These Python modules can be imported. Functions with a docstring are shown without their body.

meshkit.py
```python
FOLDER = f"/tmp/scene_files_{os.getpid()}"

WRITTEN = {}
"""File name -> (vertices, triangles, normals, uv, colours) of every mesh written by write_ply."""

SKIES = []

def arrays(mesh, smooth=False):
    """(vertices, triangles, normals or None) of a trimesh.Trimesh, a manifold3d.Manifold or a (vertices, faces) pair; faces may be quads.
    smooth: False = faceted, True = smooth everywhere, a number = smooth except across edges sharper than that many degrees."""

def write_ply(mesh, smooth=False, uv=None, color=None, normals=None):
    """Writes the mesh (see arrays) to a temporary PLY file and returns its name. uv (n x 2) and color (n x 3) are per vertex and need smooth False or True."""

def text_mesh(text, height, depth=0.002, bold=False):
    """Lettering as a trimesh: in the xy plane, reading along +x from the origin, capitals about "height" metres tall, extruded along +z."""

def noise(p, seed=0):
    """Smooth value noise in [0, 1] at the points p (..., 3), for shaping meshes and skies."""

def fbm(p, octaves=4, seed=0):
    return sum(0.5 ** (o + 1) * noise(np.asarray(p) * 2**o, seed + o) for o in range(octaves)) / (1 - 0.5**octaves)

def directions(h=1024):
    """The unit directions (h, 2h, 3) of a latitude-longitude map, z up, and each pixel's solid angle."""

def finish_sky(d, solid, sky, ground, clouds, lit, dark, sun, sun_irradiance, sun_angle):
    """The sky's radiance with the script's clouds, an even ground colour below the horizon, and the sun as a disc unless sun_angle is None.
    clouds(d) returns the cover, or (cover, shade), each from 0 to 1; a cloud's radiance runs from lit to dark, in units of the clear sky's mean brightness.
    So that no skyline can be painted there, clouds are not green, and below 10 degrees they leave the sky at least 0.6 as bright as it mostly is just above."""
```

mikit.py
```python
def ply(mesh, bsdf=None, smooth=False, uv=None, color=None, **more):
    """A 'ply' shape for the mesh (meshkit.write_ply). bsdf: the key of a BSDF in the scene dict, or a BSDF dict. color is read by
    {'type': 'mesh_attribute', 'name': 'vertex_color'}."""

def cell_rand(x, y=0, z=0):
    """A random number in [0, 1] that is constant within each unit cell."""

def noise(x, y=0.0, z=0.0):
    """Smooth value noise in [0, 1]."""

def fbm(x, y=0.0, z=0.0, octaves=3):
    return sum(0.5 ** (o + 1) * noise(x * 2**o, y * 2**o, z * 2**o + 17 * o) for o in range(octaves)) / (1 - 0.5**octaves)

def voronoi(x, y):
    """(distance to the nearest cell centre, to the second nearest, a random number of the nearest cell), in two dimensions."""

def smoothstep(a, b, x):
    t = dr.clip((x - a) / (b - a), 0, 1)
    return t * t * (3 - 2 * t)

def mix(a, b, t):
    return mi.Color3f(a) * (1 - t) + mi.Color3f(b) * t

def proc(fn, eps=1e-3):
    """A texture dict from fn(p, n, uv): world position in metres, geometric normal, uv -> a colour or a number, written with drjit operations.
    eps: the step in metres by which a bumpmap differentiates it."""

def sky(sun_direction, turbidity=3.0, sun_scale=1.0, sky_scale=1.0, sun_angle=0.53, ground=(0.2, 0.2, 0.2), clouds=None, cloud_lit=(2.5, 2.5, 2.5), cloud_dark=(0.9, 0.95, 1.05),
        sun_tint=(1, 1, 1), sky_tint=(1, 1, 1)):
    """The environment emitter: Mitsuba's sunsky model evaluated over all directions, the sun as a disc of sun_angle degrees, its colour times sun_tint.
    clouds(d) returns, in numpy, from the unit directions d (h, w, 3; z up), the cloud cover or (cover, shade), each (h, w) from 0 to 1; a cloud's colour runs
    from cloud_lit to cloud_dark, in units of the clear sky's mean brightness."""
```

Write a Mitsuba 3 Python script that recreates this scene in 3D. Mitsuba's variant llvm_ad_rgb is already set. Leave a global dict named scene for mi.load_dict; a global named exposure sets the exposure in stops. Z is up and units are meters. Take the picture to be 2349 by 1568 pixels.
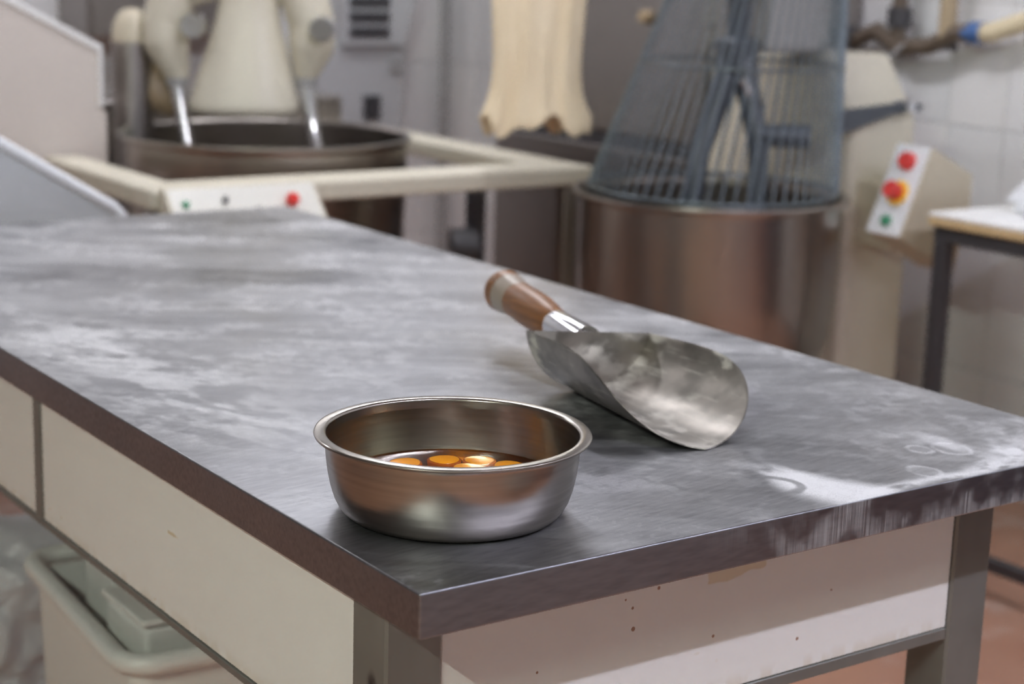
import math
import numpy as np
import trimesh
import manifold3d as m3
import drjit as dr
import mitsuba as mi
import mikit
import meshkit
from mikit import proc, noise, fbm, smoothstep, mix, cell_rand

T = mi.ScalarTransform4f
scene, labels = {}, {}
rng = np.random.default_rng(7)

# ------------------------------------------------------------------ camera, exposure, lights
# z = 0 is the top of the work table; the floor is at z = -0.88
FLOOR, CEIL = -0.88, 1.95
XR, XL, YB, YF = 3.05, -3.0, 4.70, -4.0          # room faces
EYE = np.array([-0.7864, -1.2459, 0.5616])
YAW, PITCH, ROLL, FPX = 0.9565, 0.2198, 0.0307, 4007.0


def camera_axes():
    cy, sy, cp, sp = math.cos(YAW), math.sin(YAW), math.cos(PITCH), math.sin(PITCH)
    f = np.array([cy * cp, sy * cp, -sp]); r = np.array([sy, -cy, 0.0]); u = np.cross(r, f)
    return math.cos(ROLL) * r + math.sin(ROLL) * u, -math.sin(ROLL) * r + math.cos(ROLL) * u, f


_r, _u, _f = camera_axes()
scene['camera'] = {
    'type': 'thinlens', 'fov': math.degrees(2 * math.atan(2349 / 2 / FPX)), 'fov_axis': 'x',
    'aperture_radius': 0.0075, 'focus_distance': 1.80, 'near_clip': 0.05, 'far_clip': 50.0,
    'to_world': T().look_at(origin=EYE.tolist(), target=(EYE + _f).tolist(), up=_u.tolist())}
exposure = 0.80
LILAC, GREENISH, PLAIN = (13.5, 13.7, 16.2), (13.8, 15.2, 13.2), (14.1, 14.2, 14.9)
LAMPS = [  # centre x, y, direction, tube colour, strength, what it hangs above
    ((0.45, -1.46), 'x', LILAC, 6.5, 'over the front end of the work table'), ((1.85, -1.46), 'x', LILAC, 6.0, 'to the right before the work table'),
    ((-2.30, -1.30), 'y', GREENISH, 15.0, 'with a greenish glow at the left'), ((1.35, 2.15), 'y', PLAIN, 6.0, 'over the right side of the work table'),
    ((2.05, 3.45), 'x', PLAIN, 2.0, 'over the refrigerator'), ((0.20, 3.60), 'x', PLAIN, 2.0, 'over the beige machine housing')]


# ------------------------------------------------------------------ helpers
def lin(r, g, b):
    c = np.array([r, g, b], float) / 255
    return np.where(c <= 0.04045, c / 12.92, ((c + 0.055) / 1.055) ** 2.4).tolist()


def rgb(c):
    return {'type': 'rgb', 'value': list(map(float, c))}


def plastic(name, c, rough=0.35, spec=0.5, **k):
    scene[name] = {'type': 'twosided', 'bsdf': {'type': 'principled', 'base_color': c if isinstance(c, dict) else rgb(c), 'roughness': rough, 'specular': spec, **k}}


def metal(name, c, rough=0.25, **k):
    scene[name] = {'type': 'twosided', 'bsdf': {'type': 'principled', 'base_color': c if isinstance(c, dict) else rgb(c), 'roughness': rough, 'metallic': 1.0, **k}}


def add(key, mesh, bsdf, smooth=False, to_world=None, **more):
    if key in scene:
        n = 1
        while f'{key}_{n:03d}' in scene:
            n += 1
        key = f'{key}_{n:03d}'
    scene[key] = mikit.ply(mesh, bsdf, smooth, **more)
    if to_world is not None:
        scene[key]['to_world'] = to_world
    return key


def tag(key, label=None, category=None, group=None, kind=None):
    d = {k: v for k, v in dict(label=label, category=category, group=group, kind=kind).items() if v}
    labels[key] = d


def cbox(x0, x1, y0, y1, z0, z1, c=0.003):
    """A box with chamfered edges."""
    c = min(c, (x1 - x0) * .45, (y1 - y0) * .45, (z1 - z0) * .45)
    pts = []
    for x, sx in ((x0, 1), (x1, -1)):
        for y, sy in ((y0, 1), (y1, -1)):
            for z, sz in ((z0, 1), (z1, -1)):
                pts += [(x, y + sy * c, z + sz * c), (x + sx * c, y, z + sz * c), (x + sx * c, y + sy * c, z)]
    return trimesh.convex.convex_hull(np.array(pts))


def rbox(x0, x1, y0, y1, z0, z1, r, seg=16):
    s = m3.Manifold.sphere(r, seg)
    return m3.Manifold.batch_hull([s.translate((x, y, z)) for x in (x0 + r, x1 - r) for y in (y0 + r, y1 - r) for z in (z0 + r, z1 - r)])


def hull(*balls, seg=24):
    return m3.Manifold.batch_hull([m3.Manifold.sphere(r, seg).translate(tuple(map(float, p))) for p, r in balls])


def tm(m):
    if isinstance(m, trimesh.Trimesh):
        return m
    a = m.to_mesh()
    return trimesh.Trimesh(a.vert_properties[:, :3], a.tri_verts, process=False)


def cat(*ms):
    return trimesh.util.concatenate([tm(m) for m in ms])


def tube(pts, r, sides=10, caps=True):
    p = np.asarray(pts, float)
    r = np.broadcast_to(r, (len(p),)).astype(float)
    t = np.gradient(p, axis=0)
    t /= np.linalg.norm(t, axis=1, keepdims=True)
    a = np.cross(t[0], [0, 0, 1.0] if abs(t[0][2]) < .9 else [1.0, 0, 0])
    A = []
    for k in range(len(p)):
        a = a - t[k] * (a @ t[k]); a /= np.linalg.norm(a); A.append(a)
    A = np.array(A); B = np.cross(t, A)
    ang = np.arange(sides) * 2 * np.pi / sides
    v = p[:, None] + r[:, None, None] * (np.cos(ang)[None, :, None] * A[:, None] + np.sin(ang)[None, :, None] * B[:, None])
    v = v.reshape(-1, 3)
    f = []
    for i in range(len(p) - 1):
        for j in range(sides):
            a0, a1 = i * sides + j, i * sides + (j + 1) % sides
            f += [(a0, a1, a1 + sides), (a0, a1 + sides, a0 + sides)]
    if caps:
        n = len(v); v = np.vstack([v, p[:1], p[-1:]]); e = (len(p) - 1) * sides
        for j in range(sides):
            f += [(n, (j + 1) % sides, j), (n + 1, e + j, e + (j + 1) % sides)]
    return trimesh.Trimesh(v, np.array(f), process=False)


def cyl(p0, p1, r0, r1=None, sides=24):
    r1 = r0 if r1 is None else r1
    p0, p1 = np.array(p0, float), np.array(p1, float)
    d = (p1 - p0) / np.linalg.norm(p1 - p0)
    c = min(.0015, .2 * min(r0, r1), .2 * np.linalg.norm(p1 - p0))
    return tube([p0, p0 + d * c, p1 - d * c, p1], [r0 - c, r0, r1, r1 - c], sides)


def lathe(profile, center=(0, 0, 0), n=96):
    m = trimesh.creation.revolve(np.array(profile, float), sections=n)
    m.apply_translation(center)
    return m


def extrude(poly, axis, a, b, chamfer=0.0):
    """Polygon (pairs) extruded along an axis: 'y' takes (x, z) pairs, 'x' takes (y, z), 'z' takes (x, y)."""
    from shapely.geometry import Polygon
    m = trimesh.creation.extrude_polygon(Polygon(poly), b - a, engine='earcut')
    v = m.vertices.copy()
    if axis == 'z':
        w = np.c_[v[:, 0], v[:, 1], v[:, 2] + a]
    elif axis == 'y':
        w = np.c_[v[:, 0], b - v[:, 2], v[:, 1]]
    else:
        w = np.c_[v[:, 2] + a, v[:, 0], v[:, 1]]
    return trimesh.Trimesh(w, m.faces, process=False)


def loft(rings, caps=True):
    rings = np.asarray(rings, float)
    k, n = rings.shape[:2]
    v = rings.reshape(-1, 3); f = []
    for i in range(k - 1):
        for j in range(n):
            a0, a1 = i * n + j, i * n + (j + 1) % n
            f += [(a0, a1, a1 + n), (a0, a1 + n, a0 + n)]
    if caps:
        m = len(v); v = np.vstack([v, rings[0].mean(0)[None], rings[-1].mean(0)[None]])
        for j in range(n):
            f += [(m, (j + 1) % n, j), (m + 1, (k - 1) * n + j, (k - 1) * n + (j + 1) % n)]
    return trimesh.Trimesh(v, np.array(f), process=False)


def torus(c, R, r, n=96, k=10):
    a = np.linspace(0, 2 * np.pi, n, endpoint=False)
    b = np.linspace(0, 2 * np.pi, k, endpoint=False)
    A, B = np.meshgrid(a, b, indexing='ij')
    v = np.stack([c[0] + (R + r * np.cos(B)) * np.cos(A), c[1] + (R + r * np.cos(B)) * np.sin(A), c[2] + r * np.sin(B)], -1).reshape(-1, 3)
    i, j = np.meshgrid(np.arange(n), np.arange(k), indexing='ij')
    q = np.stack([i * k + j, ((i + 1) % n) * k + j, ((i + 1) % n) * k + (j + 1) % k, i * k + (j + 1) % k], -1).reshape(-1, 4)
    return trimesh.Trimesh(v, np.vstack([q[:, [0, 1, 2]], q[:, [0, 2, 3]]]), process=False)


# ------------------------------------------------------------------ materials
def wall_paint(p, n, uv):
    return mix((.27, .26, .255), (.20, .19, .185), fbm(p.x * 1.5, p.y * 1.5, p.z * 1.5))


def terracotta(p, n, uv):
    c = mix((.50, .275, .185), (.41, .21, .14), fbm(p.x * 5, p.y * 5, 3))
    return mix(c, (.62, .50, .44), smoothstep(.62, .8, fbm(p.x * 9 + 4, p.y * 9, 8)) * .35)


plastic('m_wall', proc(wall_paint), .6, .3)
plastic('m_ceiling', (.30, .29, .28), .7, .2)
plastic('m_floor', proc(terracotta), .22, .5)
for i, c in enumerate(((.74, .735, .75), (.70, .70, .715), (.76, .75, .755))):
    plastic(f'm_tile_{i}', c, .12, .5)
plastic('m_grout', (.62, .61, .62), .8, .2)
plastic('m_lamp_white', (.8, .8, .8), .4)


# the steel table top: worn brushed sheet under a film of flour (weight = how much flour)
def flour(p, n, uv):
    x, y = p.x, p.y
    wx, wy = x + .05 * (fbm(x * 6, y * 6, 1.3) - .5), y + .07 * (fbm(x * 6, y * 6, 5.1) - .5)
    a, b = .82 * wx - .57 * wy, .57 * wx + .82 * wy                    # along and across the wiping strokes
    smear = fbm(a * 3.2, b * 13, 2.0, octaves=5)
    streak = fbm(a * 9 + 3, b * 85, 6.0, octaves=3)
    blot = fbm(wx * 11, wy * 11, 9.0, octaves=5)
    fine = fbm(x * 75, y * 65, 4.0, octaves=3)
    grain = noise(x * 900, y * 900, 1.0)
    far = smoothstep(.16, 1.15, y + .42 * x - .10)
    w = far * (.13 + .27 * smoothstep(.30, .70, smear)) + .02 + .05 * smoothstep(.05, .3, x) * smoothstep(.4, .65, fbm(a * 10, b * 26, 3.5, octaves=4))
    w += .15 * smoothstep(.48, .68, fbm(x * 36 + 5, y * 36, 2.7, octaves=5)) * smoothstep(.42, .6, fbm(x * 9, y * 9, 6.2)) * smoothstep(.06, .3, x + .3 * y)
    w += (.05 + .12 * far) * smoothstep(.45, .75, streak)
    w += (.16 + .10 * far) * smoothstep(.50, .70, blot) * smoothstep(.36, .62, fine) * smoothstep(.12, .4, y + .6 * x)
    w -= .20 * far * smoothstep(.52, .68, fbm(wx * 5 + 7, wy * 5, 11.0, octaves=4))
    # mottled drift beside the long left edge
    d = dr.exp(-dr.square((x - .12) / .10)) * smoothstep(.42, .6, y) * (1 - smoothstep(1.1, 1.35, y))
    w += d * .80 * smoothstep(.43, .58, fbm(wx * 26 + wy * 8, wy * 15, 7.7, octaves=5)) * (.55 + .45 * fine)
    # loose flour spilt at the front edge, with finger marks wiped through it
    qx = wx - (.545 + .25 * (.10 - y) * smoothstep(.0, .1, .10 - y))
    wide = .020 + .035 * smoothstep(.16, .02, y)
    body = (1 - smoothstep(.4, 1.25, dr.abs(qx) / wide)) * smoothstep(.175, .09, y)
    sw = dr.abs(dr.sqrt(dr.square(x - .505) + dr.square((y - .085) * 1.0)) - .030 - .012 * (fbm(x * 30, y * 30, 8.0) - .5))
    swirl = (1 - smoothstep(.003, .009, sw)) * smoothstep(-.02, .02, x - .50)
    dust = fbm(x * 85, y * 60, 2.2, octaves=4)
    w += .95 * body * smoothstep(.22, .62, dust * .95 + .40 * body + .25 * smoothstep(.12, .0, y) - .12) * (1 - .85 * swirl)
    strip = smoothstep(.56, .64, x) * dr.exp(-dr.square((wy - .010 - .03 * smoothstep(.72, .85, x)) / (.011 + .03 * smoothstep(.72, .9, x))))
    w += .85 * strip * smoothstep(.25, .6, fbm(x * 48, y * 70, 6.6, octaves=4))
    loops = mi.Float(0)
    for ox, oy, orad in ((.764, .106, .013), (.862, .040, .012), (.800, .088, .020), (.70, .040, .016)):
        q = dr.sqrt(dr.square(x - ox) + dr.square((y - oy) * .8)) - orad * (.8 + .4 * fbm(x * 45, y * 45, 5.5))
        loops += (1 - smoothstep(.001, .0045, dr.abs(q))) * smoothstep(.3, .6, fbm(x * 30 + 2, y * 30, 1.5)) + .35 * (1 - smoothstep(-.006, .0, q))
    w += .45 * loops
    side = smoothstep(.62, .85, x) * dr.exp(-dr.square((wy - .10) / .07)) * smoothstep(.45, .7, fbm(wx * 26 + 3, wy * 16, 3.3, octaves=4))
    w += .55 * side
    specks = smoothstep(.66, .76, fbm(a * 150, b * 170, 3.0, octaves=2)) * smoothstep(.5, .7, fbm(x * 7, y * 7, 1.0))
    w += .08 * specks
    w *= .8 + .4 * grain
    up = smoothstep(.5, .95, n.z)
    edge = (1 - up) * .24 * smoothstep(.30, .55, x) * smoothstep(.40, .66, fbm(x * 24, y * 8, p.z * 18, octaves=4)) * (.25 + 1.0 * grain)
    return dr.clip(w * .9 * up + edge, 0, .97)


def brushed(p, n, uv):
    s = fbm(p.x * 40 + p.y * 6, p.y * 260 - p.x * 35, p.z * 200, octaves=3)
    b = fbm(p.x * 5, p.y * 5, p.z * 5)
    return mix((.145, .147, .162), (.31, .313, .336), .55 * s + .45 * b)


def brushed_rough(p, n, uv):
    return .27 + .16 * fbm(p.x * 12 + 9, p.y * 12, p.z * 12, octaves=4)


scene['m_table_steel'] = {'type': 'twosided', 'bsdf': {'type': 'blendbsdf', 'weight': proc(flour),
    'a': {'type': 'principled', 'base_color': proc(brushed), 'metallic': 1.0, 'roughness': proc(brushed_rough)},
    'b': {'type': 'diffuse', 'reflectance': rgb((.72, .715, .735))}}}


def leg_steel(p, n, uv):
    c = mix((.125, .125, .115), (.19, .19, .18), fbm(p.x * 20, p.y * 20, p.z * 8))
    ex, ez = (p.y - .125) / .016, (p.z + .155) / .04
    burn = smoothstep(.5, 1.0, dr.exp(-(dr.square(ex) + dr.square(ez))) * (.8 + .5 * fbm(p.y * 90, p.z * 60, 1))) * smoothstep(.5, .0, p.x)
    return mix(c, (.02, .02, .022), burn)


scene['m_leg'] = {'type': 'twosided', 'bsdf': {'type': 'principled', 'base_color': proc(leg_steel), 'metallic': .35, 'roughness': .38}}


def laminate(p, n, uv):
    c = mix((.71, .71, .70), (.68, .675, .655), fbm(p.x * 4, p.y * 4, p.z * 6))
    # a yellowed tape mark and a few brown specks on the front panel
    t = smoothstep(.0, .003, p.x - .43 - .01 * fbm(p.z * 90, 2.0)) * smoothstep(.0, .003, .525 - p.x) * smoothstep(-.002, .001, p.z + .113 - .10 * (p.x - .43) - .006 * noise(p.x * 60))
    c = mix(c, (.52, .39, .17), .55 * t * smoothstep(.15, .09, p.y))
    spot = mi.Float(0)
    for sx, sz, sr in ((.368, -.098, .0022), (.333, -.114, .0018), (.335, -.138, .0028), (.323, -.103, .0013), (.45, -.17, .002), (.21, -.16, .0016), (.58, -.2, .0022), (.63, -.15, .0015)):
        spot += smoothstep(1.1, .8, dr.sqrt(dr.square(p.x - sx) + dr.square(p.z - sz)) / sr)
    c = mix(c, (.22, .09, .04), dr.clip(spot, 0, 1) * smoothstep(.15, .09, p.y))
    low = smoothstep(-.218, -.236, p.z) * smoothstep(.40, .62, fbm(p.x * 60, p.y * 60, p.z * 30))
    c = mix(c, (.48, .40, .28), low * .3)
    dots = smoothstep(.90, .95, noise(p.x * 70 + 11, p.y * 70, p.z * 70)) * smoothstep(.55, .7, noise(p.x * 7, p.y * 7, p.z * 9))
    return mix(c, (.45, .32, .12), dots * .6)


plastic('m_laminate', proc(laminate), .32, .45)


def bowl_steel(p, n, uv):
    return mix((.30, .275, .245), (.40, .37, .335), fbm(p.x * 12, p.y * 12, p.z * 240))


def bowl_bump(p, n, uv):
    dents = mi.Float(0)
    for ax, ay, az in ((.085, .075, .027), (.193, .064, .022), (.21, .069, .012)):
        dents += dr.exp(-(dr.square(p.x - ax) + dr.square(p.y - ay) + dr.square(p.z - az)) / .0030**2)
    return -.0006 * dents + .00003 * fbm(p.x * 30, p.y * 30, p.z * 900)


scene['m_bowl'] = {'type': 'twosided', 'bsdf': {'type': 'bumpmap', 'scale': 1.0, 'tex': proc(bowl_bump, 3e-4),
    'bsdf': {'type': 'principled', 'base_color': proc(bowl_steel), 'metallic': 1.0, 'roughness': .22, 'anisotropic': .9}}}


def scoop_flour(p, n, uv):
    seam, side = uv.x, uv.y
    blot = fbm(p.x * 34, p.y * 22, p.z * 40, octaves=5)
    big = fbm(p.x * 13, p.y * 11, p.z * 15 + 4, octaves=4)
    w = .06 + .10 * smoothstep(.35, .7, big)
    w += .75 * smoothstep(.44, .62, blot) * dr.exp(-dr.square((seam - .05 - .10 * (big - .5)) / .10))
    w += .55 * smoothstep(.54, .66, blot) * smoothstep(.50, .66, big)
    w += .60 * smoothstep(.84, 1.0, seam) * smoothstep(.42, .60, fbm(p.x * 50, p.y * 50, p.z * 50 + 2))
    # scratches along the pan
    w += .25 * smoothstep(.66, .80, fbm(seam * 5, side * 70, 3.0, octaves=3))
    return dr.clip(w, 0, .95)


def scoop_metal(p, n, uv):
    return mix((.10, .09, .078), (.235, .212, .188), smoothstep(.3, .7, fbm(p.x * 26, p.y * 26, p.z * 26, octaves=5)))


scene['m_scoop'] = {'type': 'twosided', 'bsdf': {'type': 'blendbsdf', 'weight': proc(scoop_flour),
    'a': {'type': 'principled', 'base_color': proc(scoop_metal), 'metallic': 1.0, 'roughness': .38},
    'b': {'type': 'diffuse', 'reflectance': rgb((.60, .565, .52))}}}


def wood(p, n, uv):
    g = fbm(p.x * 160, p.y * 14, p.z * 160, octaves=4)
    return mix((.30, .125, .045), (.10, .042, .018), g)


plastic('m_highlight_band', (.30, .245, .20), .4)  # pale tone standing in for the highlight on the handle end
plastic('m_wood_handle', proc(wood), .40, .45)


def table_wood(p, n, uv):
    return mix((.62, .47, .27), (.50, .35, .18), fbm(p.x * 6, p.y * 60, p.z * 60))


plastic('m_pale_wood', proc(table_wood), .45, .4)


def yolk(p, n, uv):
    return mix((.80, .25, .010), (.86, .36, .02), fbm(p.x * 60, p.y * 60, p.z * 60))


plastic('m_yolk', proc(yolk), .12, .35)
scene['m_egg_white'] = {'type': 'thindielectric', 'int_ior': 1.34, 'specular_transmittance': rgb((.74, .54, .26))}
metal('m_stainless', (.38, .35, .325), .26)
metal('m_stainless_dull', (.36, .335, .32), .36)
metal('m_chrome', (.72, .73, .76), .12)
metal('m_wire', (.17, .20, .22), .3)
plastic('m_cream', (.60, .56, .465), .38)
plastic('m_cream_dark', (.50, .445, .345), .42)
plastic('m_beige', (.60, .545, .505), .45)
plastic('m_white', (.74, .75, .78), .35)
plastic('m_cream_white', (.70, .685, .64), .35)
plastic('m_pale_grey', (.50, .51, .53), .45)
plastic('m_grey_paint', (.34, .34, .345), .5)
plastic('m_dark', (.035, .035, .04), .45)
plastic('m_blue_grey', (.045, .055, .07), .35)
plastic('m_brown_guard', (.36, .27, .17), .4)
plastic('m_red', (.62, .03, .025), .3)
plastic('m_yellow', (.85, .52, .04), .35)
plastic('m_green', (.03, .22, .11), .35)
plastic('m_blue', (.05, .12, .30), .4)
plastic('m_pipe', (.10, .075, .055), .4)
plastic('m_pipe_tan', (.36, .28, .18), .4)
plastic('m_hose', (.68, .58, .40), .5)
plastic('m_tub', (.66, .66, .63), .4)
plastic('m_bag', (.55, .55, .58), .4)
plastic('m_screen', (.03, .035, .05), .15)


def cloth_weave(p, n, uv):
    return mix((.80, .69, .52), (.69, .56, .38), fbm(p.x * 22, p.y * 22, p.z * 5, octaves=4))


plastic('m_cloth', proc(cloth_weave), .9, .1, sheen=.4)

# ------------------------------------------------------------------ the room
W = .12
add('floor', cbox(XL - W, XR + W, YF - W, YB + W, FLOOR - W, FLOOR, .001), 'm_floor')
add('ceiling', cbox(XL - W, XR + W, YF - W, YB + W, CEIL, CEIL + W, .001), 'm_ceiling')
add('wall_right', cbox(XR + .008, XR + W, YF - W, YB + W, FLOOR, CEIL, .001), 'm_grout')
add('wall_back', cbox(XL - W, XR + .008, YB + .008, YB + W, FLOOR, CEIL, .001), 'm_grout')
add('wall_left', cbox(XL - W, XL, YF - W, YB, FLOOR, CEIL, .001), 'm_wall')
add('wall_front', cbox(XL, XR, YF - W, YF, FLOOR, CEIL, .001), 'm_wall')
tag('floor', 'terracotta coloured floor', kind='structure')
tag('ceiling', 'grey ceiling', kind='structure')
for s in ('right', 'back'):
    tag(f'wall_{s}', 'wall of large white glazed tiles', kind='structure')
for s in ('left', 'front'):
    tag(f'wall_{s}', 'grey painted wall', kind='structure')
TW, TH, J = .20, .34, .003
tile_x = [mikit.ply(cbox(0, .009, J / 2, TW - J / 2, J / 2, TH - J / 2, .0015), f'm_tile_{i}') for i in range(3)]
tile_y = [mikit.ply(cbox(J / 2, TW - J / 2, 0, .009, J / 2, TH - J / 2, .0015), f'm_tile_{i}') for i in range(3)]
ZT = .125 - 3 * TH


def put(key, shape, at):
    k, n = key, 0
    while k in scene:
        n += 1
        k = f'{key}_{n:03d}'
    scene[k] = {**shape, 'to_world': T().translate([float(a) for a in at])}
    return k


for r in range(7):
    z = ZT + r * TH
    for c in range(24):
        put('wall_right__tile', tile_x[int(rng.integers(3))], (XR, YB - (c + 1) * TW, z))
    for c in range(20):
        put('wall_back__tile', tile_y[int(rng.integers(3))], (XR - (c + 1) * TW, YB, z))

for (lx, ly), ax, col_, k, where in LAMPS:
    key = 'ceiling_light'
    n = 0
    while any(x.startswith(key + '__') for x in scene):
        n += 1
        key = f'ceiling_light_{n:03d}'
    em = f'{key}__tube'
    h = .62
    if ax == 'x':
        add(f'{key}__housing', cbox(lx - h - .03, lx + h + .03, ly - .07, ly + .07, CEIL - .05, CEIL, .006), 'm_lamp_white')
    else:
        add(f'{key}__housing', cbox(lx - .07, lx + .07, ly - h - .03, ly + h + .03, CEIL - .05, CEIL, .006), 'm_lamp_white')
    for s in (0.0,):
        a, b = ((lx - h, ly + s), (lx + h, ly + s)) if ax == 'x' else ((lx + s, ly - h), (lx + s, ly + h))
        t = tube([(*a, CEIL - .075), (*b, CEIL - .075)], .019, 12)
        add(f'{key}__tube', t, 'm_lamp_white', True, emitter={'type': 'area', 'radiance': rgb([c * k for c in col_])})
    tag(key, 'white single tube ceiling light ' + where, 'ceiling light', 'tube ceiling lights')

# ------------------------------------------------------------------ the work table
TL, TWD, TTH = 2.167, 1.0, .045
top = m3.Manifold.batch_hull([m3.Manifold.sphere(.0025, 24).translate((x, y, z)) for x in (.0025, TWD - .0025) for y in (.0025, TL - .0025) for z in (-.0025, -TTH + .0025)])
add('work_table__table_top', top, 'm_table_steel', 25)
LEG = [(.026, .091, .100, .165), (.836, .904, .100, .165), (.026, .091, 1.99, 2.055), (.836, .904, 1.99, 2.055)]
for x0, x1, y0, y1 in LEG:
    k = add('work_table__leg', cbox(x0, x1, y0, y1, FLOOR, -TTH, .003), 'm_leg')
add('work_table__drawer_panel', cbox(.030, .048, .166, 1.038, -.2365, -TTH, .0012), 'm_laminate')
add('work_table__drawer_panel', cbox(.030, .048, 1.066, 1.989, -.2365, -TTH, .0012), 'm_laminate')
add('work_table__end_panel', cbox(.092, .835, .104, .122, -.238, -TTH, .0012), 'm_laminate')
add('work_table__end_panel', cbox(.092, .835, 2.03, 2.048, -.238, -TTH, .0012), 'm_laminate')
add('work_table__divider_strip', cbox(.0275, .05, 1.039, 1.065, -.237, -TTH, .001), 'm_leg')
add('work_table__rail', cbox(.0275, .062, .166, 1.989, -.2465, -.237, .001), 'm_leg')
add('work_table__rail', cbox(.092, .835, .102, .135, -.2535, -.2385, .001), 'm_leg')
add('work_table__rail', cbox(.868, .902, .166, 1.989, -.2465, -.237, .001), 'm_leg')
add('work_table__side_panel', cbox(.882, .898, .166, 1.989, -.2365, -TTH, .001), 'm_laminate')
tag('work_table', 'large steel topped work table dusted with flour, cream drawer panels below', 'table')
tag('work_table__table_top', 'brushed steel top smeared with white flour')
tag('work_table__end_panel', 'cream end panel with a yellowed tape mark')
tag('work_table__divider_strip', 'dark steel strip between the drawer panels')

# ------------------------------------------------------------------ the bowl of eggs
BC = np.array([.156, .189])
out = [(.0, .0012), (.098, .0), (.105, .0004), (.1105, .0025), (.1158, .0078), (.1206, .0170), (.1247, .0300), (.1276, .0450), (.1294, .0600), (.1300, .0740),
       (.1303, .0780), (.1320, .0800), (.1360, .0806), (.1395, .0806), (.1412, .0814), (.1418, .0828), (.1412, .0841), (.1395, .0847), (.1355, .0850), (.1315, .0848), (.1292, .0838), (.1288, .0815)]
inn = [(.1288, .0740), (.1282, .0600), (.1264, .0450), (.1235, .0300), (.1194, .0174), (.1147, .0086), (.1098, .0042), (.104, .0024), (.0, .0026)]
pr_ = np.array(out + inn)
pl_ = [pr_[0]]
for q0, q1 in zip(pr_[:-1], pr_[1:]):
    m_ = max(1, int(np.linalg.norm(q1 - q0) / .004))
    pl_ += [q0 + (q1 - q0) * (k + 1) / m_ for k in range(m_)]
pl_ = np.array(pl_)
al_ = np.r_[0, np.cumsum(np.linalg.norm(np.diff(pl_, axis=0), axis=1))]
NB = 181
th_ = np.linspace(0, 2 * np.pi, NB)
bv = np.stack([BC[0] + pl_[:, :1] * np.cos(th_), BC[1] + pl_[:, :1] * np.sin(th_), pl_[:, 1:] + 0 * th_], -1).reshape(-1, 3)
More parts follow.
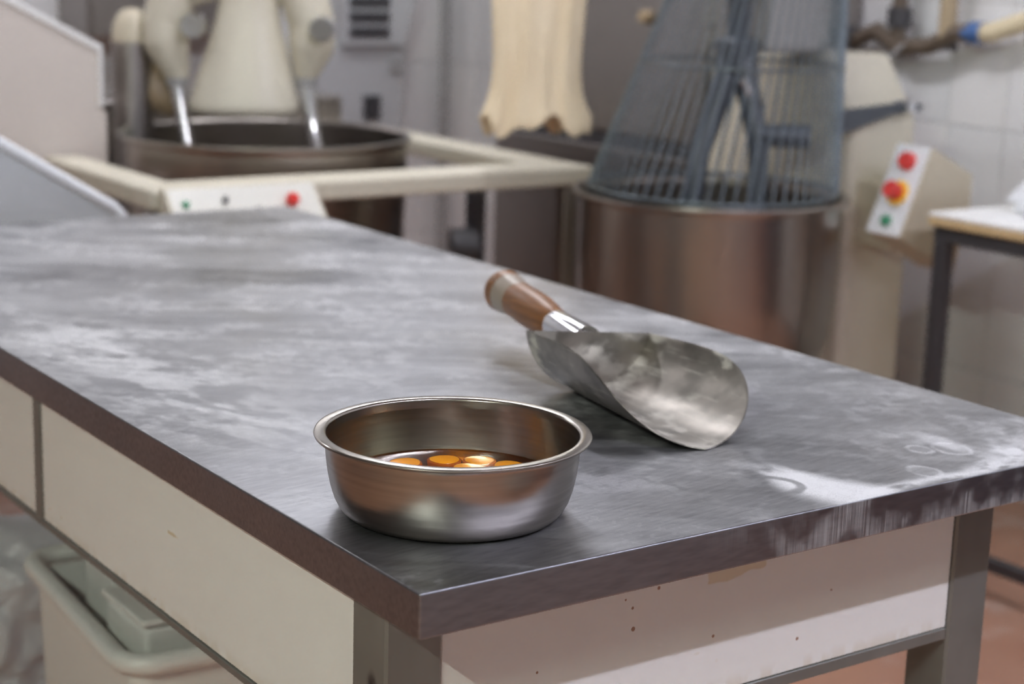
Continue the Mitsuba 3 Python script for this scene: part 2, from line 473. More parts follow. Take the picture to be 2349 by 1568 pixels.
# u runs along the profile so that the brushing goes round the bowl
buv = np.stack([al_[:, None] + 0 * th_, .2 * th_[None] / (2 * np.pi) + 0 * al_[:, None]], -1).reshape(-1, 2)
bi, bj = np.meshgrid(np.arange(len(pl_) - 1), np.arange(NB - 1), indexing='ij')
bq = np.stack([bi * NB + bj, (bi) * NB + bj + 1, (bi + 1) * NB + bj + 1, (bi + 1) * NB + bj], -1).reshape(-1, 4)
bowl = trimesh.Trimesh(bv, np.vstack([bq[:, [0, 1, 2]], bq[:, [0, 2, 3]]]), process=False)
add('mixing_bowl', bowl, 'm_bowl', True, uv=buv)
tag('mixing_bowl', 'round brushed steel bowl with egg yolks on the near corner of the flour-dusted table', 'bowl')
EL = .028
prof = [(0, EL), (.10, EL), (.1185, EL + .0002), (.1215, EL + .0010), (.1222, EL + .0016), (.1205, .0225), (.1175, .0165), (.113, .0095), (.107, .0055), (.0, .0045)]
add('egg_white', lathe(prof, (*BC, 0), 96), 'm_egg_white', 40)
tag('egg_white', 'clear amber egg white pooled in the steel bowl around the yolks', 'egg white')
YOLKS = [((-.002, .088), .0185, 'yolk at the left in the steel bowl, pale glare on it'), ((.040, .0765), .0185, 'deep orange yolk second from the left at the back of the bowl'),
         ((.0712, .0565), .0182, 'paler yellow yolk under the bright streak at the back of the bowl'), ((.0455, .0385), .0185, 'yolk in front of the others, half hidden by the near bowl rim'),
         ((.089, .0255), .0185, 'rightmost orange yolk, cut off by the near bowl rim')]
for i, ((yx, yy), r, lab) in enumerate(YOLKS):
    s = trimesh.creation.icosphere(4, 1.0)
    v = s.vertices.copy()
    v[:, 2] = np.where(v[:, 2] > 0, np.abs(v[:, 2]) ** .62 * .0034, v[:, 2] * .0155)
    v[:, :2] *= r * (1 + .04 * np.sin(3 * np.arctan2(v[:, 1], v[:, 0]) + i)[:, None])
    s = trimesh.Trimesh(v + [BC[0] + yx, BC[1] + yy, EL - .0022], s.faces, process=False)
    k = f'egg_yolk_{i:03d}' if i else 'egg_yolk'
    add(k, s, 'm_yolk', True)
    tag(k, lab, 'egg yolk', 'egg yolks in the steel bowl')

# ------------------------------------------------------------------ the flour scoop
SX, SY, SYAW, SR, SL, SP, SQ, SPHI, SROLL, STAP = .545, .226, -1.727, .124, .310, 5.075, 1.032, 1.36, -.086, .228
su = np.array([math.cos(SYAW), math.sin(SYAW)]); sv = np.array([-su[1], su[0]])


def scoop_pt(s, a, off=0.0):
    """Point of the pan at length s (0 back, 1 lip) and angle a; off moves it inwards."""
    k = SR * (1 - STAP * (1 - s))
    R = k - off
    lv, lz = R * np.sin(a + SROLL), k - R * np.cos(a + SROLL)
    lx = (s - 1) * SL
    return np.stack([SX + lx * su[0] + lv * sv[0], SY + lx * su[1] + lv * sv[1], lz + .0004 + 0 * lx], -1)


ns, na = 70, 56
s_ = 1 - (1 - np.linspace(0, .985, ns)) ** 1.8
s_ = s_ / s_.max() * .9985
phi = SPHI * np.clip(1 - s_ ** SP, 0, 1) ** SQ
t_ = np.linspace(-1, 1, na)
S, A = np.repeat(s_[:, None], na, 1), phi[:, None] * t_[None, :]
wob = .0012 * (meshkit.fbm(np.stack([S * 7, A * 3, 0 * S], -1), 3) - .5)
Vo, Vi = scoop_pt(S, A, 0 * S), scoop_pt(S, A, .0016 + wob)
uvs = np.stack([S, A / 2.7 + .5], -1).reshape(-1, 2)
V = np.vstack([Vo.reshape(-1, 3), Vi.reshape(-1, 3)])
F = []
N = ns * na
for i in range(ns - 1):
    for j in range(na - 1):
        a, b, c, d = i * na + j, i * na + j + 1, (i + 1) * na + j + 1, (i + 1) * na + j
        F += [(a, c, b), (a, d, c), (a + N, b + N, c + N), (a + N, c + N, d + N)]
    for j, fl in ((0, 1), (na - 1, 0)):
        a, d = i * na + j, (i + 1) * na + j
        F += [(a, a + N, d + N), (a, d + N, d)] if fl else [(a, d + N, a + N), (a, d, d + N)]
for i, fl in ((0, 0), (ns - 1, 1)):
    for j in range(na - 1):
        a, b = i * na + j, i * na + j + 1
        F += [(a, b, b + N), (a, b + N, a + N)] if not fl else [(a, b + N, b), (a, a + N, b + N)]
pan = trimesh.Trimesh(V, np.array(F)[:, ::-1], process=False)
add('flour_scoop__pan', pan, 'm_scoop', True, uv=np.vstack([uvs, uvs]))
ang = np.linspace(-SPHI, SPHI, 40)
edge_o = scoop_pt(np.full(40, .004), ang, np.full(40, .0008))
back_dir = np.array([-su[0], -su[1], 0]) * .0016
chord = np.linspace(edge_o[-1], edge_o[0], 12)[1:-1]
loop = np.vstack([edge_o, chord])
cen = loop.mean(0)
rings = [loop] + [cen + (loop - cen) * q + back_dir * 8 * (1 - q * q) for q in (.98, .92, .84, .74, .62, .5, .38, .26, .15, .07, .02)]
rings2 = [r + back_dir for r in rings][::-1]
bp = loft(rings + rings2, True)
add('flour_scoop__back_plate', bp, 'm_scoop', True, uv=np.tile([.16, .4], (len(bp.vertices), 1)))
hb = np.array([SX, SY]) - su * SL
up = .012


def hp(L, z):
    return np.array([hb[0] - su[0] * L, hb[1] - su[1] * L, z])


add('flour_scoop__ferrule', tube([hp(.008, .060), hp(.012, .060), hp(.05, .063), hp(.098, .066), hp(.102, .066)], [.0225, .0225, .0215, .0205, .019], 32), 'm_chrome', 35)
hl = np.array([.100, .104, .12, .15, .18, .21, .235, .250, .262, .272, .276])
hr = np.array([.019, .0215, .0240, .0270, .0275, .0260, .0262, .0295, .0315, .0275, .014])
handle = tube([hp(l, .066 + .10 * (l - .1)) for l in hl], hr, 32)
add('flour_scoop__handle', handle, 'm_wood_handle', 40)
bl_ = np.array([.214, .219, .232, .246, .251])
add('flour_scoop__highlight_band', tube([hp(l, .066 + .10 * (l - .1)) for l in bl_], [.0255, .0272, .0278, .0302, .0285], 32, False), 'm_highlight_band', 40)  # highlight on the flared handle end, painted as a pale band
tag('flour_scoop', 'worn steel flour scoop with a brown wooden handle, lying behind the bowl', 'scoop')
tag('flour_scoop__handle', 'varnished brown wooden handle')
tag('flour_scoop__highlight_band', 'grey band painted as a highlight near the end of the handle')
tag('flour_scoop__ferrule', 'shiny steel ferrule')

# ------------------------------------------------------------------ large dough mixer at the back left
K = 'dough_mixer'
MC = np.array([1.43, 3.11])
bp_ = [(.0, -.52), (.20, -.515), (.30, -.47), (.355, -.38), (.385, -.25), (.392, -.05), (.392, .028), (.398, .036), (.403, .044), (.402, .052), (.396, .054), (.388, .046),
       (.387, -.05), (.380, -.25), (.350, -.375), (.295, -.462), (.2, -.505), (.0, -.51)]
add(f'{K}__bowl', lathe(bp_, (*MC, 0), 128), 'm_stainless', 40)
add(f'{K}__pedestal', cyl((*MC, FLOOR), (*MC, -.512), .19, .15, 40), 'm_grey_paint', 40)
for b in ((.83, 2.11, 2.50, 2.64, -.048, 0), (1.99, 2.11, 2.642, 3.58, -.048, 0), (.83, .93, 2.642, 3.20, -.048, 0), (1.25, 2.11, 3.582, 3.68, -.048, 0)):
    add(f'{K}__frame_beam', cbox(*b, .006), 'm_cream')
for x, y in ((.85, 2.54), (2.05, 2.54), (2.03, 3.62), (1.27, 3.62)):
    add(f'{K}__frame_leg', cbox(x - .02, x + .02, y - .02, y + .02, FLOOR, -.048, .003), 'm_stainless_dull')
# control panel: a sloping box hung on the front beam
cp = f'{K}__control_panel'
add(cp, extrude([(2.498, .004), (2.475, .006), (2.385, -.095), (2.385, -.13), (2.498, -.13)], 'x', .845, 1.235), 'm_cream')
sl = np.array([2.385 - 2.475, -.101]); sl /= np.linalg.norm(sl)
sn = np.array([sl[1], -sl[0]]); sn = sn if sn[1] > 0 else -sn


def on_panel(x, t, h=0.0):
    q = np.array([2.475, .006]) + sl * t + sn * h
    return (x, q[0], q[1])


add(f'{cp}__face_plate', extrude([tuple(on_panel(0, .006, 0)[1:]), tuple(on_panel(0, .006, .003)[1:]), tuple(on_panel(0, .128, .003)[1:]), tuple(on_panel(0, .128, 0)[1:])], 'x', .853, 1.227), 'm_cream_white')
for nm, x, t, r, h, m in (('green_button', .885, .050, .010, .008, 'm_green'), ('selector_knob', .985, .045, .008, .012, 'm_dark'), ('selector_knob', .945, .085, .012, .014, 'm_dark'),
                         ('selector_knob', 1.055, .085, .012, .016, 'm_dark')):
    add(f'{cp}__{nm}', cyl(on_panel(x, t, .002), on_panel(x, t, h + .003), r, r * .9, 20), m, 40)
add(f'{cp}__emergency_button', cat(cyl(on_panel(1.15, .062, .002), on_panel(1.15, .062, .018), .010, .010, 20), cyl(on_panel(1.15, .062, .016), on_panel(1.15, .062, .03), .017, .015, 24)), 'm_red', 40)
# head: a bell shaped cream casting between two arms
lat = np.array([.82, -.57, 0]); fwd = np.array([.57, .82, 0])


def ering(c, a, b, p=2.6, n=48):
    th = np.arange(n) * 2 * np.pi / n
    cx, sx = np.cos(th), np.sin(th)
    e = 2 / p
    return np.array(c) + (a * np.sign(cx) * np.abs(cx) ** e)[:, None] * lat + (b * np.sign(sx) * np.abs(sx) ** e)[:, None] * fwd


hc = lambda z, w, d: ering((1.405 + .06 * (z - .11), 3.19, z), w, d)
add(f'{K}__head', loft([hc(.112, .135, .10), hc(.106, .146, .112), hc(.112, .151, .118), hc(.13, .150, .118), hc(.18, .138, .11), hc(.26, .114, .10), hc(.34, .092, .09), hc(.42, .080, .085), hc(.50, .085, .09), hc(.62, .11, .10), hc(.66, .09, .08)]), 'm_cream', 50)
for sgn, (tx, ty, tz), (mx, my, mz), w in ((-1, (1.248, 3.287, .205), (1.225, 3.307, .345), .062), (1, (1.545, 3.087, .215), (1.560, 3.085, .345), .064)):
    arm = cat(hull(((tx, ty, tz), .034), ((mx, my, mz - .05), w), ((mx, my, mz), w)), hull(((mx, my, mz), w), ((mx - sgn * .02, my + sgn * .014, mz + .09), w * 1.05)),
              hull(((mx - sgn * .02, my + sgn * .014, mz + .09), w), ((1.43 + sgn * .03, 3.19 - sgn * .02, .50), .07)))
    ak = add(f'{K}__arm', arm, 'm_cream', 40)
    kx = np.array([mx + sgn * .0 + .045 * (sgn < 0), my - .03 * (sgn < 0) - .0, mz - .005]) - fwd * (w * .9)
    kx = kx + lat * .035
    add(f'{ak}__knob', cyl(kx, kx - fwd * .04, .036, .032, 24), 'm_chrome', 40)
    add(f'{ak}__collar', cyl((tx, ty, tz - .035), (tx, ty, tz - .01), .030, .032, 24), 'm_grey_paint', 40)
    add(f'{ak}__rod', tube([(tx, ty, tz - .03), (tx + .004, ty - .02, .10), (tx + .008, ty - .05, .0), (tx + .03 * -sgn, ty - .08, -.10)], [.024, .019, .017, .017], 20), 'm_chrome', 40)
add(f'{K}__column', lathe([(0, FLOOR), (.056, FLOOR), (.056, .285), (0, .285)], (1.165, 3.395, 0), 32), 'm_stainless_dull', 40)
add(f'{K}__column_cap', lathe([(0, .285), (.058, .285), (.058, .30), (.053, .335), (.040, .362), (.02, .375), (0, .378)], (1.165, 3.395, 0), 32), 'm_cream_dark', 40)
add(f'{K}__motor_cover', hull(((1.21, 3.41, .27), .04), ((1.225, 3.39, .15), .055), ((1.265, 3.35, .115), .035)), 'm_brown_guard', 40)
add(f'{K}__rear_body', cbox(1.10, 2.0, 3.69, 3.86, FLOOR, .095, .006), 'm_stainless_dull')
add(f'{K}__motor', cat(cyl((1.93, 2.93, -.27), (2.0, 2.90, -.27), .05, .05, 24), cbox(1.985, 2.02, 2.88, 2.94, -.33, -.049, .003)), 'm_dark', 40)
tag(K, 'big twin-arm dough mixer with cream head over a wide steel bowl inside a cream frame', 'dough mixer')
tag(f'{K}__bowl', 'wide stainless steel bowl')
tag(cp, 'sloping white control panel with a red emergency button')

# beige machine side at the far left
add('dough_divider__housing', extrude([(.30, .64), (.773, .395), (1.0, .280), (1.0, .125), (1.018, .105), (1.018, -.60), (.30, -.60)], 'y', 3.23, 3.58), 'm_beige')
add('dough_divider__edge_trim', extrude([(.30, .648), (1.006, .286), (1.006, .125), (.996, .125), (.996, .272), (.30, .632)], 'y', 3.222, 3.232), 'm_lamp_white')
for x, y in ((.34, 3.27), (.97, 3.27), (.34, 3.54), (.97, 3.54)):
    add('dough_divider__leg', cbox(x - .025, x + .025, y - .025, y + .025, FLOOR, -.60, .003), 'm_dark')
tag('dough_divider', 'tall pinkish beige machine housing with a sloping top at the far left', 'machine')

# pale grey sloping guard just beyond the far end of the table
add('dough_sheeter__body', extrude([(.13, .325), (.655, .008), (.675, -.012), (.675, -.09), (.13, -.09)], 'y', 2.30, 2.60), 'm_pale_grey')
add('dough_sheeter__rim', cat(tube([(.12, 2.297, .322), (.652, 2.297, .000), (.672, 2.297, -.02), (.676, 2.297, -.09)], .0125, 12), tube([(.12, 2.60, .322), (.652, 2.60, .000), (.672, 2.60, -.02), (.676, 2.60, -.09)], .0125, 12)), 'm_white', 40)
for x in (.18, .36):
    for y in (2.33, 2.57):
        add('dough_sheeter__leg', cbox(x - .02, x + .02, y - .02, y + .02, FLOOR, -.09, .003), 'm_dark')
tag('dough_sheeter', 'pale grey sloping machine cover with white rim beyond the far left end of the table', 'machine')

# ------------------------------------------------------------------ spiral / fork mixer with a wire guard at the right
K = 'fork_mixer'
RC = np.array([2.05, 1.955])
rb = [(0, -.44), (.22, -.435), (.285, -.40), (.312, -.33), (.318, -.22), (.321, -.02), (.323, -.008), (.336, -.006), (.338, 0), (.336, .006), (.322, .006), (.317, 0), (.314, -.02), (.311, -.22), (.305, -.325), (.28, -.39), (.22, -.425), (0, -.43)]
add(f'{K}__bowl', lathe(rb, (*RC, 0), 128), 'm_stainless', 40)
add(f'{K}__pedestal', cyl((*RC, -.80), (*RC, -.432), .20, .17, 40), 'm_cream_dark', 40)
add(f'{K}__base', rbox(1.80, 2.68, 1.74, 2.40, FLOOR, -.78, .03), 'm_cream_dark', 40)
col = [(1.83, -.79), (2.38, -.79), (2.38, .33), (1.95, .335), (1.83, .19)]
body = m3.Manifold.batch_hull([m3.Manifold.sphere(.022, 16).translate((x, min(max(y, 1.852), 2.358), z - (.022 if z > 0 else -.022))) for x in (2.422, 2.608) for y, z in col])
add(f'{K}__column', body, 'm_cream', 40)
# wire guard: skewed cone of wires on two rings
g = f'{K}__guard'
gc0, gr0, gc1, gr1, gz1 = np.array([2.047, 1.945]), .303, np.array([2.255, 1.985]), .170, .72
ring_t = lambda t, rr: torus((*(gc0 + (gc1 - gc0) * t), .014 + (gz1 - .014) * t), gr0 + (gr1 - gr0) * t, rr)
add(g, ring_t(0, .005), 'm_wire', True)
add(f'{g}__ring', ring_t(.42, .0035), 'm_wire', True)
add(f'{g}__ring', ring_t(1, .005), 'm_wire', True)
nw = 62
for i in range(nw):
    a = 2 * np.pi * i / nw
    d = np.array([math.cos(a), math.sin(a)])
    p0, p1 = np.r_[gc0 + d * gr0, .014], np.r_[gc1 + d * gr1, gz1]
    add(f'{g}__wire', tube([p0, p1], .0023, 6, False), 'm_wire', True)
add(f'{K}__drive_housing', rbox(2.20, 2.42, 1.94, 2.10, .336, .66, .02), 'm_grey_paint', 40)
add(f'{K}__drive_head', rbox(2.06, 2.22, 1.90, 2.06, .50, .66, .02), 'm_blue_grey', 40)
tl = f'{K}__fork'
add(tl, cat(cyl((2.13, 1.976, .505), (2.13, 1.976, .33), .028, .028), rbox(2.085, 2.175, 1.935, 2.015, .285, .375, .015),
            tube([(2.125, 1.976, .34), (2.085, 1.98, .23), (2.03, 1.98, .10), (1.995, 1.96, -.04), (2.02, 1.94, -.2)], [.034, .031, .028, .024, .018], 16),
            tube([(2.135, 1.97, .34), (2.143, 1.93, .22), (2.150, 1.90, .12), (2.143, 1.885, -.02), (2.10, 1.90, -.2)], [.032, .029, .027, .024, .018], 16),
            tube([(2.150, 1.90, .142), (2.20, 1.868, .143), (2.252, 1.835, .143)], [.026, .029, .029], 16)), 'm_blue_grey', 40)
add(f'{tl}__highlight_piece', hull(((2.115, 1.93, .27), .012), ((2.125, 1.925, .245), .012)), 'm_chrome', 40)  # small chrome piece standing in for a highlight on the fork
add(f'{K}__lever', extrude([(2.318, .208), (2.535, .222), (2.605, .216), (2.60, .200), (2.50, .192), (2.318, .148)], 'y', 1.795, 1.812), 'm_blue_grey')
add(f'{K}__lever__bolt', cyl((2.545, 1.83, .212), (2.545, 1.775, .212), .016, .014, 20), 'm_chrome', 40)
cb = f'{K}__control_box'
add(cb, extrude([(2.434, .133), (2.582, .063), (2.584, -.012), (2.542, -.178), (2.345, -.077)], 'y', 1.600, 1.712), 'm_cream_dark')
add(f'{cb}__bracket', cbox(2.43, 2.56, 1.712, 1.835, -.13, .03, .004), 'm_cream_dark')
e0, e1 = np.array([2.345, -.077]), np.array([2.434, .133])
ed = (e1 - e0) / np.linalg.norm(e1 - e0); en = np.array([-ed[1], ed[0]])


def on_box(t, y, h):
    q = e0 + ed * t + en * h
    return (q[0], y, q[1])


add(f'{cb}__face_plate', extrude([tuple(e0 + en * .0), tuple(e0 + en * .004), tuple(e1 + en * .004), tuple(e1 + en * .0)], 'y', 1.604, 1.708), 'm_white')
add(f'{cb}__stop_button', cyl(on_box(.185, 1.655, .003), on_box(.185, 1.655, .022), .023, .020, 24), 'm_red', 40)
add(f'{cb}__emergency_plate', cyl(on_box(.105, 1.652, .003), on_box(.105, 1.652, .010), .032, .031, 28), 'm_yellow', 40)
add(f'{cb}__emergency_button', cyl(on_box(.105, 1.652, .009), on_box(.105, 1.652, .040), .021, .021, 24), 'm_red', 40)
add(f'{cb}__start_button', cyl(on_box(.033, 1.655, .003), on_box(.033, 1.655, .015), .014, .013, 20), 'm_green', 40)
tag(K, 'cream dough mixer with a steel bowl under a conical wire guard', 'dough mixer')
tag(g, 'blue-grey conical wire guard')
tag(cb, 'wedge shaped control box with red, yellow and green buttons')
tag(tl, 'dark blue-grey mixing fork')

# ------------------------------------------------------------------ side table with scales at the right
K = 'side_table'
add(f'{K}__table_top', cbox(2.325, 3.02, .30, 1.500, -.010, 0, .002), 'm_lamp_white')
add(f'{K}__wooden_edge', cbox(2.325, 3.02, .30, 1.501, -.030, -.0105, .003), 'm_pale_wood')
for x0, x1, y0, y1 in ((2.335, 2.365, .31, 1.49), (2.985, 3.015, .31, 1.49), (2.366, 2.984, .31, .34), (2.366, 2.984, 1.46, 1.49)):
    add(f'{K}__frame_rail', cbox(x0, x1, y0, y1, -.066, -.031, .002), 'm_dark')
for x0, x1, y0, y1 in ((2.337, 2.363, .345, 1.455), (2.987, 3.013, .345, 1.455)):
    add(f'{K}__foot_rail', cbox(x0, x1, y0, y1, -.805, -.775, .002), 'm_dark')
for x in (2.335, 2.980):
    for y in (.312, 1.453):
        add(f'{K}__leg', cbox(x, x + .035, y, y + .035, FLOOR, -.067, .002), 'm_dark')
tag(K, 'white topped table with wooden edge on black square-tube legs at the right', 'table')
K = 'kitchen_scale'
add(f'{K}__base', rbox(2.47, 2.76, 1.13, 1.38, .004, .034, .012), 'm_white', 40)
add(f'{K}__display_housing', extrude([(2.475, .030), (2.52, .030), (2.62, .095), (2.61, .110), (2.585, .112), (2.475, .036)], 'y', 1.15, 1.40), 'm_white')
add(f'{K}__display', extrude([(2.515, .0605), (2.513, .0630), (2.562, .0950), (2.564, .0925)], 'y', 1.18, 1.33), 'm_screen')
for x in (2.50, 2.73):
    for y in (1.16, 1.35):
        add(f'{K}__foot', cyl((x, y, 0), (x, y, .006), .012, .012, 12), 'm_dark')
tag(K, 'white digital scale with a dark display on the side table at the right edge', 'scale')

# ------------------------------------------------------------------ background things
K = 'refrigerator'
add(f'{K}__body', cbox(2.47, 3.04, 2.45, 3.47, -.80, 1.20, .006), 'm_stainless_dull')
add(f'{K}__door', cbox(2.445, 2.469, 2.455, 3.465, .045, 1.18, .005), 'm_stainless_dull')
add(f'{K}__door', cbox(2.445, 2.469, 2.455, 3.465, -.78, .0, .005), 'm_stainless_dull')
add(f'{K}__gap_strip', cbox(2.452, 2.4695, 2.455, 3.465, .001, .044, .002), 'm_dark')
add(f'{K}__lock_knob', cyl((2.445, 2.71, .39), (2.42, 2.71, .39), .020, .018, 20), 'm_brown_guard', 40)
for y in (2.52, 3.40):
    for x in (2.52, 2.98):
        add(f'{K}__foot', cyl((x, y, FLOOR), (x, y, -.80), .02, .02, 12), 'm_dark')
tag(K, 'tall brown-grey stainless steel refrigerator behind the hanging cloth', 'refrigerator')

K = 'electrical_cabinet'
add(f'{K}__body', cbox(2.34, 2.72, 4.50, 4.70, -.12, .205, .006), 'm_pale_grey')
vent = add(f'{K}__vent', extrude([(2.44, .205), (2.70, .205), (2.755, .40), (2.755, .75), (2.44, .75)], 'y', 4.46, 4.70), 'm_pale_grey')
for i in range(9):
    z = .235 + i * .055
    add(f'{vent}__slat', cbox(2.46, 2.63, 4.448, 4.462, z, z + .036, .002), 'm_dark')
add(f'{K}__dial', cyl((2.685, 4.50, .125), (2.685, 4.48, .125), .028, .028, 20), 'm_grey_paint', 40)
add(f'{K}__socket', cbox(2.545, 2.615, 4.482, 4.50, -.075, .015, .004), 'm_dark')
tag(K, 'pale grey wall cabinet with a louvred vent, dial and dark socket on the back wall', 'electrical cabinet')
add('wall_cupboard__body', cbox(1.44, 2.05, 4.42, 4.70, .235, 1.0, .006), 'm_stainless_dull')
add('wall_cupboard__door', cbox(1.445, 1.74, 4.403, 4.419, .24, .995, .004), 'm_stainless_dull')
add('wall_cupboard__door', cbox(1.745, 2.045, 4.403, 4.419, .24, .995, .004), 'm_stainless_dull')
tag('wall_cupboard', 'dark steel wall cupboard behind the left arm of the big mixer', 'cupboard')
add('corner_pipe', cyl((3.005, 4.655, FLOOR), (3.005, 4.655, CEIL), .019, .019, 16), 'm_grey_paint', 40)
tag('corner_pipe', 'thin vertical grey pipe in the far corner of the room', 'pipe')

# hanging cloth on a hook rod
K = 'hanging_cloth'
cc = np.array([1.84, 2.405])
rings = []
nz, nn = 40, 96
for i in range(nz):
    t = i / (nz - 1)
    z = .128 + t * .78
    hw = .104 + .040 * math.exp(-(t / .10) ** 1.3) + .016 * math.exp(-((t - .45) / .25) ** 2) - .03 * max(0, t - .55)
    hd = .045 + .03 * math.exp(-t / .2) - .02 * max(0, t - .6)
    th = np.arange(nn) * 2 * np.pi / nn
    fold = 1 + (.10 + .10 * math.exp(-t / .3)) * np.sin(7 * th + 2.5 * t) * .8 + .07 * np.sin(13 * th - 4 * t + 1.2)
    pts = cc + ((hw * np.cos(th))[:, None] * np.array([.82, -.57])) + ((hd * fold * np.sin(th))[:, None] * np.array([.57, .82]))
    zz = z + (.022 * np.sin(4 * th + .6) + .012 * np.sin(9 * th)) * math.exp(-t / .06)
    rings.append(np.c_[pts, zz])
inner = [np.c_[cc + (r[:, :2] - cc) * .93, r[:, 2] + .002] for r in rings[:6]][::-1]
add(f'{K}__fabric', loft(inner + rings, True), 'm_cloth', 60)
add(f'{K}__hook', cat(tube([(*cc, .90), (*cc, CEIL - .004)], .005, 10), cyl((*cc, CEIL - .006), (*cc, CEIL), .02, .02, 16)), 'm_chrome', 40)
tag(K, 'cream cotton cloth hanging in folds in front of the refrigerator', 'cloth')

# pipework on the right wall
K = 'wall_pipe'
px_ = 2.975
run = [(px_, 2.435, .345), (px_, 2.41, .338), (px_, 2.32, .372), (px_, 2.23, .328), (px_, 2.12, .340), (px_, 2.03, .380), (px_, 1.975, .384)]
add(f'{K}__manifold', tube(run, .024, 16), 'm_pipe', True)
add(f'{K}__riser', cyl((px_, 2.062, .36), (px_, 2.062, .95), .024, .024, 16), 'm_pipe_tan', 40)
add(f'{K}__riser', cyl((px_, 2.24, .34), (px_, 2.24, .95), .022, .022, 16), 'm_pipe', 40)
add(f'{K}__joint', cyl((px_, 2.24, .385), (px_, 2.24, .44), .034, .034, 16), 'm_dark', 40)
add(f'{K}__joint', cyl((px_, 2.44, .350), (px_, 2.40, .340), .034, .034, 16), 'm_dark', 40)
add(f'{K}__clamp', cbox(px_, XR - .0005, 2.085, 2.105, .33, .35, .002), 'm_dark')
add(f'{K}__clamp', cbox(px_, XR - .0005, 2.37, 2.39, .345, .365, .002), 'm_dark')
add(f'{K}__valve', cat(cyl((px_, 1.978, .384), (px_, 1.935, .384), .030, .030, 16), cbox(px_ - .06, px_ - .025, 1.945, 1.968, .375, .393, .003)), 'm_blue', 40)
add(f'{K}__cable', tube([(px_ - .03, 2.44, .34), (px_ - .035, 2.40, .275), (px_ - .035, 2.33, .255), (px_ - .035, 2.25, .29), (px_ - .03, 2.19, .34)], .004, 8), 'm_pale_grey', True)
tag(K, 'dark brown pipework with risers and a blue valve on the white tiled wall', 'pipe')
add('wall_hose', tube([(px_, 1.936, .384), (px_, 1.90, .390), (px_, 1.80, .422), (px_, 1.66, .462), (px_, 1.45, .500), (px_, 1.2, .520), (px_ + .05, .9, .525)], .026, 16), 'm_hose', True)
tag('wall_hose', 'cream hose running right from the blue valve along the tiled wall', 'hose')

# ------------------------------------------------------------------ under the table
K = 'storage_tub'
x0, x1, y0, y1, z1 = .115, .56, .955, 1.47, -.45
n_tub = T().translate([.115, .955, 0]).rotate([0, 0, 1], -4).translate([-.115, -.955, 0])
o = m3.Manifold.batch_hull([m3.Manifold.sphere(.03, 16).translate((x, y, z)) for x in (x0 + .05, x1 - .05) for y in (y0 + .05, y1 - .05) for z in (FLOOR + .03,)] + [m3.Manifold.sphere(.03, 16).translate((x, y, z1 - .03)) for x in (x0 + .04, x1 - .04) for y in (y0 + .04, y1 - .04)])
i_ = m3.Manifold.batch_hull([m3.Manifold.sphere(.025, 16).translate((x, y, z)) for x in (x0 + .05, x1 - .05) for y in (y0 + .05, y1 - .05) for z in (FLOOR + .032,)] + [m3.Manifold.sphere(.025, 16).translate((x, y, z1 + .1)) for x in (x0 + .04, x1 - .04) for y in (y0 + .04, y1 - .04)])
add(f'{K}__body', o - i_, 'm_tub', 40, n_tub)
a, b = [(x0, y0), (x1, y0), (x1, y1), (x0, y1)], []
for kx, (cx_, cy_) in enumerate(a):
    sx_, sy_ = (1 if cx_ == x0 else -1), (1 if cy_ == y0 else -1)
    ccx, ccy = cx_ + sx_ * .05, cy_ + sy_ * .05
    st = {0: 180, 1: 270, 2: 0, 3: 90}[kx]
    for d in range(0, 91, 15):
        q = math.radians(st + d)
        b.append((ccx + .05 * math.cos(q), ccy + .05 * math.sin(q), z1))
b = np.array(b + b[:2])
add(f'{K}__rim', tube(b, .016, 12, False), 'm_tub', True, n_tub)
tag(K, 'white plastic tub with a rolled rim on the floor under the table', 'tub')
for i, (bx0, bx1, by0, by1, bz, lab) in enumerate(((.20, .32, 1.22, 1.34, -.395, 'white container standing at the back inside the white tub under the table'), (.165, .31, 1.01, 1.16, -.405, 'pale container standing at the front inside the white tub under the table'))):
    k = 'food_container' + (f'_{i:03d}' if i else '')
    add(f'{k}__body', rbox(bx0, bx1, by0, by1, FLOOR + .008, bz - .012, .012), 'm_tub', 40)
    add(f'{k}__lid', rbox(bx0 - .005, bx1 + .005, by0 - .005, by1 + .005, bz - .012, bz, .005), 'm_white' if i == 0 else 'm_tub', 40)
    tag(k, lab, 'container')
K = 'flour_sack'
s = trimesh.creation.icosphere(5, 1.0)
v = s.vertices.copy()
v = np.sign(v) * np.abs(v) ** .62
v = v / np.abs(v).max() * np.array([.17, .15, .17])
v += .05 * (meshkit.fbm(s.vertices * 2.2 + 5, 4)[:, None] - .5) * s.vertices * 2
v += [.30, 1.88, 0]
v[:, 2] += FLOOR - v[:, 2].min()
v[:, 2] = np.maximum(v[:, 2], FLOOR + .0)
add(f'{K}__bag', trimesh.Trimesh(v, s.faces, process=False), 'm_bag', True)
tag(K, 'grey-white plastic sack slumped on the floor under the table at the left edge', 'sack')

# ------------------------------------------------------------------ unseen cupboard and crate, added to colour reflections in the table top's front edge
plastic('m_navy', (.018, .020, .045), .4)
plastic('m_maroon', (.16, .022, .03), .45)
K = 'added_cupboard'
add(f'{K}__body', cbox(2.42, 3.04, -2.1, -.55, -.82, -.06, .006), 'm_navy')
add(f'{K}__plinth', cbox(2.46, 3.03, -2.08, -.57, FLOOR, -.82, .003), 'm_dark')
for a in (-2.095, -1.32):
    d = add(f'{K}__door', cbox(2.396, 2.418, a, a + .765, -.80, -.075, .004), 'm_navy')
    add(f'{d}__handle', tube([(2.396, a + .12, -.15), (2.37, a + .14, -.15), (2.37, a + .26, -.15), (2.396, a + .28, -.15)], .006, 10), 'm_chrome', 40)
tag(K, 'unseen low navy blue cupboard added by the right wall to be mirrored in the table edge', 'cupboard')
K = 'added_crate'  # added out of view to give the table edge a maroon reflection
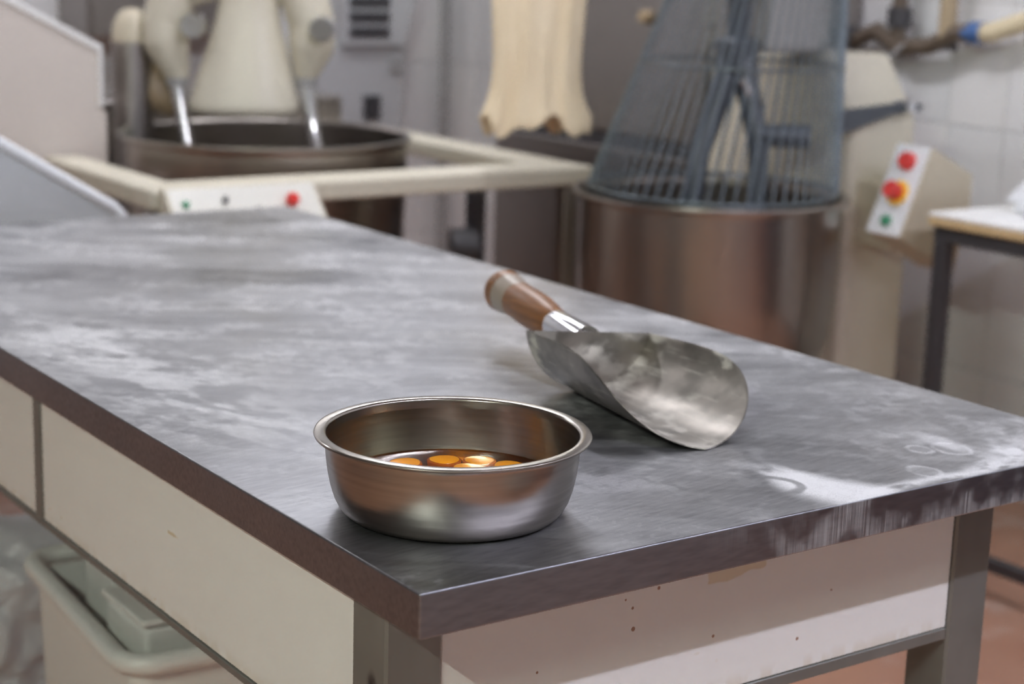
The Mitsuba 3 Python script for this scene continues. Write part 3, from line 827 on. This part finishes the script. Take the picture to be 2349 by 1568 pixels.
cr = m3.Manifold.cube((.40, .42, .60)).translate((1.93, -2.05, FLOOR)) - m3.Manifold.cube((.37, .39, .60)).translate((1.945, -2.035, FLOOR + .015))
add(f'{K}__body', cr, 'm_maroon')
add(f'{K}__rim', cat(cbox(1.922, 2.338, -2.058, -2.042, -.30, -.27), cbox(1.922, 2.338, -1.638, -1.622, -.30, -.27), cbox(1.922, 1.938, -2.042, -1.638, -.30, -.27), cbox(2.322, 2.338, -2.042, -1.638, -.30, -.27)), 'm_maroon')
tag(K, 'unseen maroon plastic crate added beside the navy cupboard for the table edge to reflect', 'crate')

# unseen steel counter, added for the bowl and the table edge to mirror
K = 'added_counter'
add(f'{K}__worktop', cbox(-2.6, 1.6, -3.70, -2.75, -.04, 0, .004), 'm_stainless')
add(f'{K}__plinth', cbox(-2.55, 1.55, -3.66, -2.85, FLOOR, -.80, .003), 'm_dark')
add(f'{K}__body', cbox(-2.57, 1.57, -3.68, -2.80, -.80, -.04, .004), 'm_pale_grey')
for i in range(6):
    d = add(f'{K}__door', cbox(-2.565 + i * .689, -1.885 + i * .689, -2.80, -2.78, -.79, -.055, .004), 'm_pale_grey')
    add(f'{d}__handle', tube([(-2.50 + i * .689, -2.78, -.12), (-2.50 + i * .689, -2.755, -.12), (-2.34 + i * .689, -2.755, -.12), (-2.34 + i * .689, -2.78, -.12)], .006, 8), 'm_chrome', 40)
tag(K, 'unseen pale grey counter with steel worktop, added along the front wall to be reflected', 'counter')

K = 'added_bin'  # unseen bin added so the table edge reflects grey
add(f'{K}__body', rbox(.72, 1.55, -1.98, -1.36, -.80, -.30, .03), 'm_pale_grey', 40)
add(f'{K}__lid', rbox(.705, 1.565, -1.995, -1.345, -.298, -.265, .012), 'm_white', 40)
for x in (.80, 1.47):
    for y in (-1.90, -1.44):
        add(f'{K}__caster', cyl((x, y - .012, FLOOR + .04), (x, y + .012, FLOOR + .04), .04, .04, 20), 'm_dark', 40)
tag(K, 'unseen grey bin with white lid on casters, added to be mirrored in the table edge', 'flour bin')
